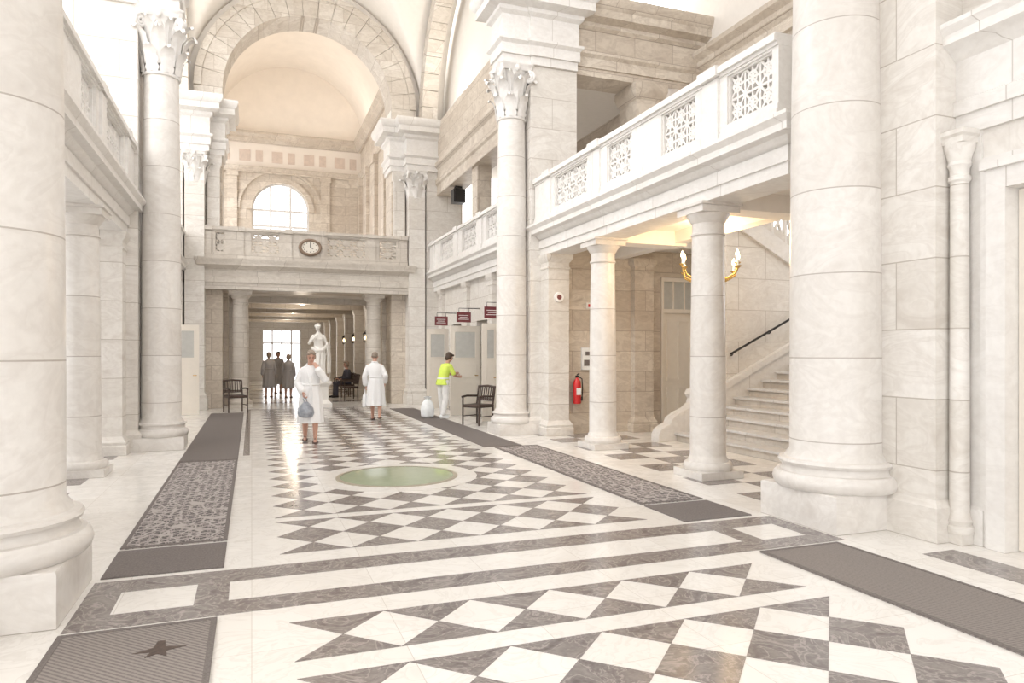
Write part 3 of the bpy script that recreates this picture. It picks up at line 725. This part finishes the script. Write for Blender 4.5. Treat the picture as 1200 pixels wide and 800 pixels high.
for (a,c,p,q) in hl+hu:
    e=empty('window_%d'%k,(-5.6,0,0)); k+=1; b=B('frame','winframe')
    for y in (a+.03,(a+c)/2,c-.03): b.box(-.03,.03,y-.03,y+.03,p,q)
    for z in (p+.03,(p+q)/2,q-.03): b.box(-.03,.03,a,c,z-.03,z+.03)
    b.done(parent=e)
b=B('wall_front','pier')  # unseen wall behind the camera, left open to let sky light in
for x0,x1 in ((-2.6,-1.6),(.6,1.2),(3.2,3.8),(5.6,6.5)): b.box(x0,x1,-4.2,-4,0,9)
b.box(-2.6,6.5,-4.2,-4,8.2,9); b.done()

# ------------------------------------------------------------ small fittings
e=empty('chandelier',(6.8,9.3,0)); b=B('body',['gold','bulb','paper'])
b.lathe(0,0,[(.01,2.72),(.04,2.76),(.07,2.84),(.09,2.9),(.05,2.96),(.03,3.02),(.05,3.08),(.02,3.14),(.012,3.2),(.012,3.72),(.06,3.74),(.08,3.8)],20)
for i in range(8):
    a=2*pi*i/8+.2; ca,sa=math.cos(a),math.sin(a); R=.56 if i%2==0 else .42; zz=3.0 if i%2==0 else 3.1
    b.mi=0; b.tube([(r*ca,r*sa,z) for r,z in ((.06,2.9),(.16,2.82),(R*.65,2.8),(R*.92,2.86),(R,zz-.06))],.016,8)
    b.tube([(r*ca,r*sa,z) for r,z in ((.05,3.05),(.13,3.12),(.2,3.05),(.2,2.95),(.14,2.92))],.012,6)
    b.lathe(R*ca,R*sa,[(.015,zz-.07),(.05,zz-.04),(.055,zz-.03),(.02,zz-.025)],12)
    b.mi=2; b.lathe(R*ca,R*sa,[(.014,zz-.03),(.014,zz+.06)],10)
    b.mi=1; b.lathe(R*ca,R*sa,[(.008,zz+.06),(.028,zz+.09),(.024,zz+.13),(.003,zz+.18)],10)
b.done(parent=e)
lamp(e,'POINT',75,(1,.70,.38),(0,0,3.3),.3)
e=empty('fire_extinguisher',(6.15,12.77,.62)); b=B('cylinder_body',['red','black','paper']); b.lathe(0,0,[(.07,0),(.08,.02),(.08,.40),(.065,.46),(.03,.5),(.025,.53)],24)
b.mi=1; b.box(-.03,.03,-.02,.02,.53,.57); b.tube([(0,0,.58),(.0,-.09,.61)],.012,8); b.tube([(0,0,.56),(0,-.08,.55)],.008,8); b.tube([(.03,0,.55),(.1,-.02,.5),(.11,-.03,.3),(.09,-.04,.12)],.011,8); b.tube([(.09,-.04,.14),(.088,-.04,.06)],.018,8); b.box(-.04,.04,.07,.128,.3,.4)
b.mi=2; b.box(-.05,.05,-.083,-.078,.18,.32); b.done(parent=e)
e=empty('wall_notice_box',(6.42,12.88,1.3)); b=B('case',['paper','mat2']); b.stack(-.12,.12,-.04,.018,[(0,0),(0,.45)]); b.mi=1; b.box(-.08,.08,-.045,-.038,.08,.2); b.box(-.05,.05,-.045,-.038,.29,.37); b.done(parent=e)
e=empty('round_plaque',(5.72,12.70,2.75)); b=B('disc',['signwhite','maroon']); 
def circ(r,y): return [(r*math.cos(2*pi*i/24),y,r*math.sin(2*pi*i/24)) for i in range(24)]
b.rings([circ(.1,.02),circ(.1,-.01),circ(.09,-.02)]); b.mi=1; b.rings([circ(.05,-.018),circ(.05,-.024)]); b.done(parent=e)
e=empty('exit_sign',(6.55,12.89,2.55)); b=B('plate',['signwhite','red']); b.box(-.13,.13,-.02,.008,0,.12); b.mi=1; b.box(-.1,.02,-.024,-.018,.03,.09); b.done(parent=e)

def chair(loc,rz):
    e=empty('armchair',loc,rz); b=B('frame_and_seat',['wood'])
    for x in (-.25,.25):
        b.tube([(x,-.24,0),(x,-.24,.64)],.02,8); b.tube([(x,.24,0),(x,.23,.45),(x,.30,.86)],.02,8)
        b.tube([(x,-.27,.64),(x,-.1,.66),(x,.26,.64)],.024,8); b.tube([(x,-.22,.2),(x,.22,.2)],.012,6)
    b.stack(-.25,.25,-.25,.25,[(0,.40),(.01,.42),(.01,.45),(-.02,.47)])
    b.tube([(-.26,.3,.86),(0,.33,.88),(.26,.3,.86)],.024,8); b.tube([(-.25,.25,.55),(.25,.25,.55)],.016,8)
    for k in range(7): x=-.2+k*.4/6; b.tube([(x,.25,.55),(x,.315,.87)],.013,6)
    b.box(-.24,.24,.245,.262,.57,.6)
    b.done(parent=e); return e
chair((4.86,15.3,0),-1.05); chair((-.42,20.85,0),.3); chair((3.25,26.5,0),-1.3); chair((3.3,27.8,0),-1.4); chair((3.2,25.0,0),-1.4)

# ------------------------------------------------------------ people
def hand(b,w,d,n,curl=.5,s=1,thumb=1):
    w=Vector(w); d=Vector(d).normalized(); n=Vector(n); n=(n-n.dot(d)*d).normalized(); sd=d.cross(n).normalized()*thumb
    for k in (-1.2,-.4,.4,1.2):
        b.limb([tuple(w+d*.01+sd*k*.010),tuple(w+d*.085*s+sd*k*.019)],[.015,.013],8)
    L=(.066,.078,.072,.056)
    for i,k in enumerate((1.25,.42,-.42,-1.25)):
        p=w+d*.085*s+sd*k*.021; pts=[tuple(p)]; dd=d.copy()
        for j,f in enumerate((.45,.32,.23)):
            an=curl*(.5+.35*j) if j else curl*.5
            dd=(dd*math.cos(an)+(n-n.dot(dd)*dd).normalized()*math.sin(an)).normalized() if n.cross(dd).length>.1 else dd
            p=p+dd*L[i]*f*1.1*s; pts.append(tuple(p))
        b.limb(pts,[.010,.0095,.009,.008],8)
    p=w+d*.02+sd*.025; q=p+(sd*.75+d*.6+n*.25).normalized()*.042; r=q+(sd*.25+d*.85+n*.45).normalized()*.034
    b.limb([tuple(w+d*.012+sd*.01),tuple(p),tuple(q),tuple(r)],[.015,.014,.011,.009],8)
def headparts(e,M4,hair,skinb,bald=False):
    old=skinb.X; skinb.X=M4
    skinb.ell((0,.004,.035),(.074,.092,.092)); skinb.ell((0,-.018,-.03),(.058,.068,.075)); skinb.ell((0,-.05,-.078),(.028,.030,.024))
    skinb.tube([(0,-.088,.02),(0,-.098,-.002),(0,-.108,-.022)],[.009,.012,.015],10); skinb.ell((0,-.106,-.022),(.016,.012,.010),10,8); skinb.ell((0,-.080,.032),(.05,.014,.010))
    for s in (-1,1): skinb.ell((s*.076,.008,.0),(.010,.02,.031),10,8); skinb.ell((s*.038,-.066,-.022),(.022,.02,.02),10,8)
    skinb.X=old
    b=B('eyes','eye'); b.X=M4
    for s in (-1,1): b.ell((s*.031,-.084,.008),(.011,.006,.005),10,8); b.bar(lambda x,z,t:(x,t,z),(s*.016,.030),(s*.047,.031),.006,-.098,-.08)
    b.done(parent=e)
    b=B('mouth','lip'); b.X=M4; b.ell((0,-.085,-.052),(.022,.007,.005),12,8); b.done(parent=e)
    b=B('hair',hair); b.X=M4
    if bald: b.ell((0,.03,.02),(.081,.078,.058)); b.ell((0,.028,.055),(.076,.082,.070))
    else:
        b.ell((0,.022,.052),(.084,.094,.088)); b.ell((0,.05,-.015),(.072,.058,.082))
        for s in (-1,1): b.ell((s*.070,.02,.01),(.020,.045,.05)); b.ell((s*.045,-.055,.085),(.04,.038,.028))
        b.ell((.01,-.062,.1),(.055,.035,.026))
    b.done(parent=e,remesh=.005,smooth=2)
def figure(name,loc,rz,P,outfit,mats,hairm,bald=False,hem=.36,sc=1,voxel=.007):
    e=empty(name,loc,rz); e.scale=(sc,sc,sc)
    J=dict(pel=(0,0,.93),ch=(0,0,1.22),nk=(0,.0,1.41),hd=(0,-.02,1.565),
      shL=(.17,0,1.335),elL=(.225,.02,1.07),wrL=(.215,-.05,.84),shR=(-.17,0,1.335),elR=(-.225,.02,1.07),wrR=(-.215,-.05,.84),
      hpL=(.09,0,.90),knL=(.1,-.01,.49),anL=(.1,.02,.085),hpR=(-.09,0,.90),knR=(-.1,-.01,.49),anR=(-.1,.02,.085),
      hdL=(0,-.1,-1),hdR=(0,-.1,-1),pnL=(-1,0,0),pnR=(1,0,0),cL=.6,cR=.6,tilt=(0,0,0),ft=(0,-1))
    J.update(P); V=lambda k:Vector(J[k])
    s=B('body','skin')
    pel,ch,nk,hd=V('pel'),V('ch'),V('nk'),V('hd')
    rs=[]
    for c,rx,ry in ((pel-Vector((0,0,.08)),.12,.10),(pel,.165,.115),(pel.lerp(ch,.45),.135,.10),(ch,.16,.115),(ch.lerp(nk,.55),.15,.095),(nk.lerp(ch,.12),.075,.065),(nk,.055,.06)):
        rs.append([(c.x+rx*math.cos(2*pi*i/20),c.y+ry*math.sin(2*pi*i/20),c.z) for i in range(20)])
    s.rings(rs)
    s.limb([tuple(nk-Vector((0,0,.03))),tuple(nk.lerp(hd,.6))],[.056,.05])
    for sd in 'LR':
        s.limb([J['sh'+sd],J['el'+sd],tuple(V('el'+sd).lerp(V('wr'+sd),.3)),J['wr'+sd]],[.050,.038,.04,.026])
        hand(s,J['wr'+sd],J['hd'+sd],J['pn'+sd],J['c'+sd],1,-1 if sd=='L' else 1)
        s.limb([J['hp'+sd],tuple(V('hp'+sd).lerp(V('kn'+sd),.5)),J['kn'+sd],tuple(V('kn'+sd).lerp(V('an'+sd),.35)),J['an'+sd]],[.088,.075,.055,.056,.034])
        a=V('an'+sd); f=Vector((J['ft'][0],J['ft'][1],0)).normalized()
        s.limb([tuple(a-f*.04-Vector((0,0,.045))),tuple(a+f*.07-Vector((0,0,.048))),tuple(a+f*.16-Vector((0,0,.062)))],[.033,.034,.02])
    Mh=Matrix.Translation(hd)@Euler(J['tilt']).to_matrix().to_4x4()
    headparts(e,Mh,hairm,s,bald)
    s.done(parent=e,remesh=voxel,smooth=2)
    b=B('footwear',mats.get('shoe','sandal'))
    for sd in 'LR':
        a=V('an'+sd); f=Vector((J['ft'][0],J['ft'][1],0)).normalized(); g0=a.z-.085
        b.rings([[tuple(Vector((a.x,a.y,0))+f*(.05+.135*math.cos(t))+Vector((-f.y,f.x,0))*(.048*math.sin(t)*(1.1 if math.cos(t)>0 else .8))+Vector((0,0,g0+zz))) for t in [2*pi*i/20 for i in range(20)]] for zz in (.002,.02)])
        if mats.get('closed'): b.limb([tuple(a-f*.045-Vector((0,0,.04))),tuple(a+f*.08-Vector((0,0,.04))),tuple(a+f*.16-Vector((0,0,.052)))],[.044,.043,.032])
        else: b.tube([tuple(a+f*.07+Vector((f.y*.045,-f.x*.045,-.07))),tuple(a+f*.07+Vector((0,0,-.012))),tuple(a+f*.07+Vector((-f.y*.045,f.x*.045,-.07)))],.014,8)
    b.done(parent=e)
    def torso(base,seg=72):
        return [[(c.x+rx*(1+f*math.sin(9*a+1.3)+f*.5*math.sin(5*a))*math.cos(a),c.y+ry*(1+f*math.sin(9*a+1.3))*math.sin(a),c.z) for a in [2*pi*i/seg for i in range(seg)]] for c,rx,ry,f in base]
    if outfit=='robe':
        b=B('bathrobe',mats['top'])
        kn=(V('knL')+V('knR'))/2; an=(V('anL')+V('anR'))/2
        base=[(nk+Vector((0,.012,.02)),.068,.062,0),(nk-Vector((0,-.01,.015)),.115,.078,0),(nk.lerp(ch,.2),.165,.10,0),(nk.lerp(ch,.4),.19,.118,0),(nk.lerp(ch,.7),.19,.135,0),(ch,.178,.14,.0),(ch.lerp(pel,.55),.16,.13,.02),(pel+Vector((0,0,.06)),.175,.145,.03),(pel-Vector((0,0,.08)),.20,.165,.035)]
        lo=Vector(((kn.x+an.x)/2,(kn.y+an.y)/2,hem)); st=pel-Vector((0,0,.08))
        spread=abs(V('knL').y-V('knR').y)*.5
        for t in (.25,.5,.75,1): base.append((st.lerp(lo,t),.20+.03*t,.165+.02*t+spread*t,.035+.04*t))
        b.rings(torso(base))
        for sd in 'LR': 
            w=V('el'+sd).lerp(V('wr'+sd),.82); b.limb([tuple(V('sh'+sd)-Vector((0,0,.01))),tuple(V('sh'+sd).lerp(V('el'+sd),.5)),J['el'+sd],tuple(w)],[.057,.063,.064,.070])
        b.done(parent=e,remesh=.009,smooth=4)
        b=B('belt_and_lapels',mats['top'])
        c=ch.lerp(pel,.55); b.tube([(c.x+.166*math.cos(a),c.y+.136*math.sin(a),c.z) for a in [2*pi*i/32 for i in range(33)]],.019,8)
        b.tube([(c.x+.02,c.y-.15,c.z),(c.x+.05,c.y-.165,c.z-.14),(c.x+.045,c.y-.185,c.z-.3)],.014,8); b.tube([(c.x,c.y-.15,c.z),(c.x-.03,c.y-.17,c.z-.22)],.014,8)
        for q in (-1,1): b.tube([(nk.x,nk.y+.075,nk.z+.03),(nk.x+q*.062,nk.y+.035,nk.z+.025),(nk.x+q*.072,nk.y-.055,nk.z-.03),(ch.x+q*.03,ch.y-.142,ch.z),(c.x,c.y-.14,c.z)],[.018,.02,.024,.022,.014],8)
        b.done(parent=e)
    else:
        b=B('top_garment',mats['top'])
        b.rings(torso([(nk+Vector((0,.01,.0)),.068,.065,0),(nk-Vector((0,0,.03)),.115,.085,0),(nk.lerp(ch,.35),.17,.115,0),(ch,.165,.13,0),(ch.lerp(pel,.55),.155,.128,.01),(pel,.175,.14,.02),(pel-Vector((0,0,.1)),.195,.155,.03)],48))
        for sd in 'LR':
            pts=[J['sh'+sd],tuple(V('sh'+sd).lerp(V('el'+sd),.8))] if mats.get('short') else [J['sh'+sd],J['el'+sd],tuple(V('el'+sd).lerp(V('wr'+sd),.92))]
            b.limb(pts,[.058,.060] if mats.get('short') else [.058,.055,.042])
        b.done(parent=e,remesh=.009,smooth=4)
        b=B('trousers',mats['bottom'])
        b.limb([J['hpL'],J['hpR']],[.100,.100])
        for sd in 'LR': b.limb([J['hp'+sd],J['kn'+sd],tuple(V('kn'+sd).lerp(V('an'+sd),.93))],[.100,.078,.066])
        b.done(parent=e,remesh=.010,smooth=3)
        if mats.get('stripe'):
            b=B('reflective_bands',mats['stripe'])
            c=ch.lerp(pel,.75); b.rings([[(c.x+(.172)*math.cos(a),c.y+.141*math.sin(a),c.z+dz) for a in [2*pi*i/36 for i in range(36)]] for dz in (-.02,.02)])
            b.done(parent=e)
    return e
e=figure('woman_in_white_bathrobe',(1.02,13.45,0),-.12,dict(hd=(.012,-.045,1.56),tilt=(.22,0,.12),
   shL=(.16,0,1.33),elL=(.27,-.13,1.15),wrL=(.12,-.20,1.36),hdL=(-.45,.28,1),pnL=(-.3,.9,-.2),cL=.8,
   shR=(-.16,0,1.33),elR=(-.23,-.03,1.08),wrR=(-.13,-.20,.93),hdR=(.3,-.3,-1),pnR=(1,.3,0),cR=1.0,
   knL=(.09,-.1,.5),anL=(.09,-.12,.085),knR=(-.09,.0,.49),anR=(-.1,.12,.10)),'robe',dict(top='robe'),'hairgrey')
b=B('carried_bag','bag')
b.rings([[(-.07+rx*(1+.06*math.sin(5*a))*math.cos(a),-.26+ry*math.sin(a),z) for a in [2*pi*i/28 for i in range(28)]] for rx,ry,z in ((.05,.03,.47),(.12,.06,.49),(.145,.08,.55),(.13,.075,.64),(.08,.05,.71),(.03,.03,.76))])
b.tube([(-.09,-.25,.73),(-.115,-.245,.81),(-.10,-.245,.835),(-.06,-.25,.81),(-.05,-.25,.73)],.008,8); b.done(parent=e)
e=figure('man_in_white_bathrobe',(2.85,17.2,0),pi-.25,dict(pel=(0,0,.93),ch=(.03,-.05,1.21),nk=(.04,-.08,1.39),hd=(.04,-.12,1.54),tilt=(.25,0,0),
   shL=(.20,-.07,1.32),elL=(.275,.0,1.07),wrL=(.26,-.10,.85),shR=(-.125,-.06,1.32),elR=(-.23,.02,1.09),wrR=(-.2,-.14,.92),cR=1.2,cL=1.0,
   knL=(.1,-.14,.52),anL=(.1,-.18,.09),knR=(-.1,.03,.5),anR=(-.1,.22,.14)),'robe',dict(top='robe'),'hairgrey',bald=True)
b=B('carried_bag','robe'); b.rings([[(.28+rx*math.cos(a),-.12+ry*math.sin(a),z) for a in [2*pi*i/24 for i in range(24)]] for rx,ry,z in ((.04,.08,.30),(.06,.14,.33),(.065,.15,.48),(.05,.12,.6),(.02,.05,.66))])
b.tube([(.28,-.06,.63),(.275,-.09,.745),(.275,-.13,.75),(.28,-.18,.63)],.01,8); b.done(parent=e)
figure('worker_in_hiviz_vest',(4.5,17.05,.012),pi/2+.35,dict(pel=(0,.02,.93),ch=(0,-.05,1.20),nk=(0,-.12,1.37),hd=(0,-.18,1.51),tilt=(.4,0,0),
   shL=(.16,-.1,1.30),elL=(.21,-.19,1.07),wrL=(.12,-.40,1.10),hdL=(-.1,-1,.1),shR=(-.16,-.1,1.30),elR=(-.21,-.19,1.07),wrR=(-.12,-.38,1.03),hdR=(.1,-1,0),cL=.7,cR=.7,
   anL=(.1,-.06,.085),anR=(-.1,.08,.085)),'suit',dict(top='hiviz',bottom='trouser',short=True,stripe='paper',shoe='paper',closed=True),'hairdark')
e=empty('laundry_bag',(4.16,17.3,.013)); b=B('sack',['paper','greyrobe'])
b.rings([[(rx*(1+.05*math.sin(6*a))*math.cos(a),rx*(1+.05*math.sin(6*a))*math.sin(a),z) for a in [2*pi*i/32 for i in range(32)]] for rx,z in ((.12,0),(.17,.04),(.18,.2),(.15,.36),(.08,.44),(.06,.46),(.11,.52))])
b.mi=1; b.ell((0,0,.50),(.07,.07,.04)); b.done(parent=e)
for i,(u,d,rz,hr) in enumerate(((315,26.0,pi+.2,'hairgrey'),(326,28.5,.3,'hairdark'),(338,25.6,pi-.3,'hairgrey'))):
    a=(u-600)/820; x=d*(.3486+.9373*a); y=d*(.9373-.3486*a)
    figure('person_in_grey_bathrobe',(x,y,0),rz,dict(knL=(.1,-.04,.5),anR=(-.1,.05,.085)),'robe',dict(top='greyrobe'),hr,sc=(.985,1.0,.94)[i],voxel=.01)
figure('seated_person',(3.25,26.5,0),-1.3,dict(pel=(0,.08,.56),ch=(0,.08,.88),nk=(0,.07,1.04),hd=(0,.04,1.2),shL=(.17,.08,.98),shR=(-.17,.08,.98),elL=(.23,.02,.75),elR=(-.23,.02,.75),
   wrL=(.18,-.2,.69),wrR=(-.18,-.2,.69),hdL=(-.2,-1,-.1),hdR=(.2,-1,-.1),pnL=(0,0,-1),pnR=(0,0,-1),hpL=(.09,.06,.55),hpR=(-.09,.06,.55),knL=(.11,-.36,.52),knR=(-.11,-.36,.52),anL=(.11,-.38,.085),anR=(-.11,-.38,.085)),'suit',dict(top='navy',bottom='navy',shoe='black',closed=True),'hairgrey',voxel=.01)

# ------------------------------------------------------------ statue
e=empty('marble_statue',(1.9,22.0,0))
b=B('pedestal',['statue']); b.stack(-.27,.27,-.27,.27,[(.1,0),(.1,.12),(.06,.16),(.03,.2),(0,.22),(0,.62),(.03,.65),(.07,.7),(.09,.72),(.09,.78)]); b.done(parent=e)
b=B('draped_figure','statue'); z=.775
b.X=Matrix.Translation((0,0,z))@Matrix.Scale(1.05,4)
rs=[]
for c,rx,ry in (((0.01,0,.84),.15,.12),((0.02,0,.93),.165,.12),((.0,-.0,1.08),.125,.10),((-.01,-.01,1.22),.15,.115),((-.01,0,1.32),.155,.09),((0,0,1.375),.09,.065),((0,0,1.42),.05,.05)):
    rs.append([(c[0]+rx*math.cos(a),c[1]+ry*math.sin(a),c[2]) for a in [2*pi*i/24 for i in range(24)]])
b.rings(rs)
for s in (-1,1): b.ell((s*.065,-.09,1.22),(.045,.042,.045))
b.limb([(0,0,1.36),(-.01,-.01,1.48)],[.052,.044]); 
b.X=b.X@Matrix.Translation((-.02,-.01,1.55))@Euler((.2,.1,-.4)).to_matrix().to_4x4()
b.ell((0,0,.035),(.072,.09,.09)); b.ell((0,-.018,-.03),(.054,.064,.07)); b.tube([(0,-.085,.02),(0,-.098,-.002),(0,-.104,-.022)],[.009,.012,.014],10); b.ell((0,.02,.05),(.082,.09,.08)); b.ell((0,.1,.03),(.045,.045,.045))
for s in (-1,1): b.ell((s*.06,-.01,.05),(.03,.07,.04))
b.X=Matrix.Translation((0,0,z))@Matrix.Scale(1.05,4)
b.limb([(-.145,0,1.305),(-.26,-.02,1.10),(-.14,-.16,1.24)],[.052,.040,.028]); hand(b,(-.14,-.16,1.24),(.7,-.0,.6),(0,1,0),.5)
b.limb([(.145,0,1.305),(.25,.03,1.06),(.24,-.1,.9)],[.052,.040,.028]); hand(b,(.24,-.1,.9),(0,-.3,-1),(-1,0,0),.8,1,-1)
b.limb([(-.1,0,.9),(-.12,-.15,.55),(-.11,-.05,.1)],[.1,.085,.06])
b.limb([(.09,-.08,.06),(.09,-.2,.03)],[.04,.03]); b.limb([(-.12,-.08,.06),(-.13,-.22,.03)],[.04,.03])
rs=[]
for (cx,cy,zz,rx,ry,f,ph) in ((0.01,0,1.0,.14,.115,.0,0),(.02,0,.93,.18,.15,.05,.1),(.02,0,.78,.19,.165,.07,.5),(.01,-.01,.5,.185,.165,.10,1.1),(0,-.01,.25,.19,.17,.12,1.5),(0,0,.0,.22,.19,.12,1.8)):
    rs.append([(cx+rx*(1+f*math.sin(11*a+ph)+f*.6*math.sin(6*a-ph))*math.cos(a),cy+ry*(1+f*math.sin(11*a+ph)+f*.6*math.sin(6*a-ph))*math.sin(a),zz) for a in [2*pi*i/88 for i in range(88)]])
b.rings(rs)
b.limb([(-.18,-.05,.97),(-.05,-.15,.88),(.1,-.14,.9),(.2,-.08,1.0),(.25,.0,1.1)],[.04,.045,.05,.045,.035])
for k in range(5): b.limb([(.25+.012*k,-.06+.035*k,1.07),(.26+.02*k,-.06+.04*k,.7),(.25+.022*k,-.05+.04*k,.25)],[.022,.028,.026])
b.limb([(-.13,.05,1.33),(-.05,.10,1.15),(.1,.12,.95)],[.03,.04,.045])
b.done(parent=e,remesh=.009,smooth=2)

# ------------------------------------------------------------ light
w=bpy.data.worlds.new('sky'); S.world=w; w.use_nodes=True; bg=w.node_tree.nodes['Background']; bg.inputs[0].default_value=(.985,.985,1,1); bg.inputs[1].default_value=3.0
su=bpy.data.lights.new('sun','SUN'); su.energy=1.3; su.angle=.6; su.color=(1,.96,.90); so=bpy.data.objects.new('sun',su); COL.objects.link(so)
d=Vector((.75,.35,-.75)); so.rotation_euler=d.to_track_quat('-Z','Y').to_euler()
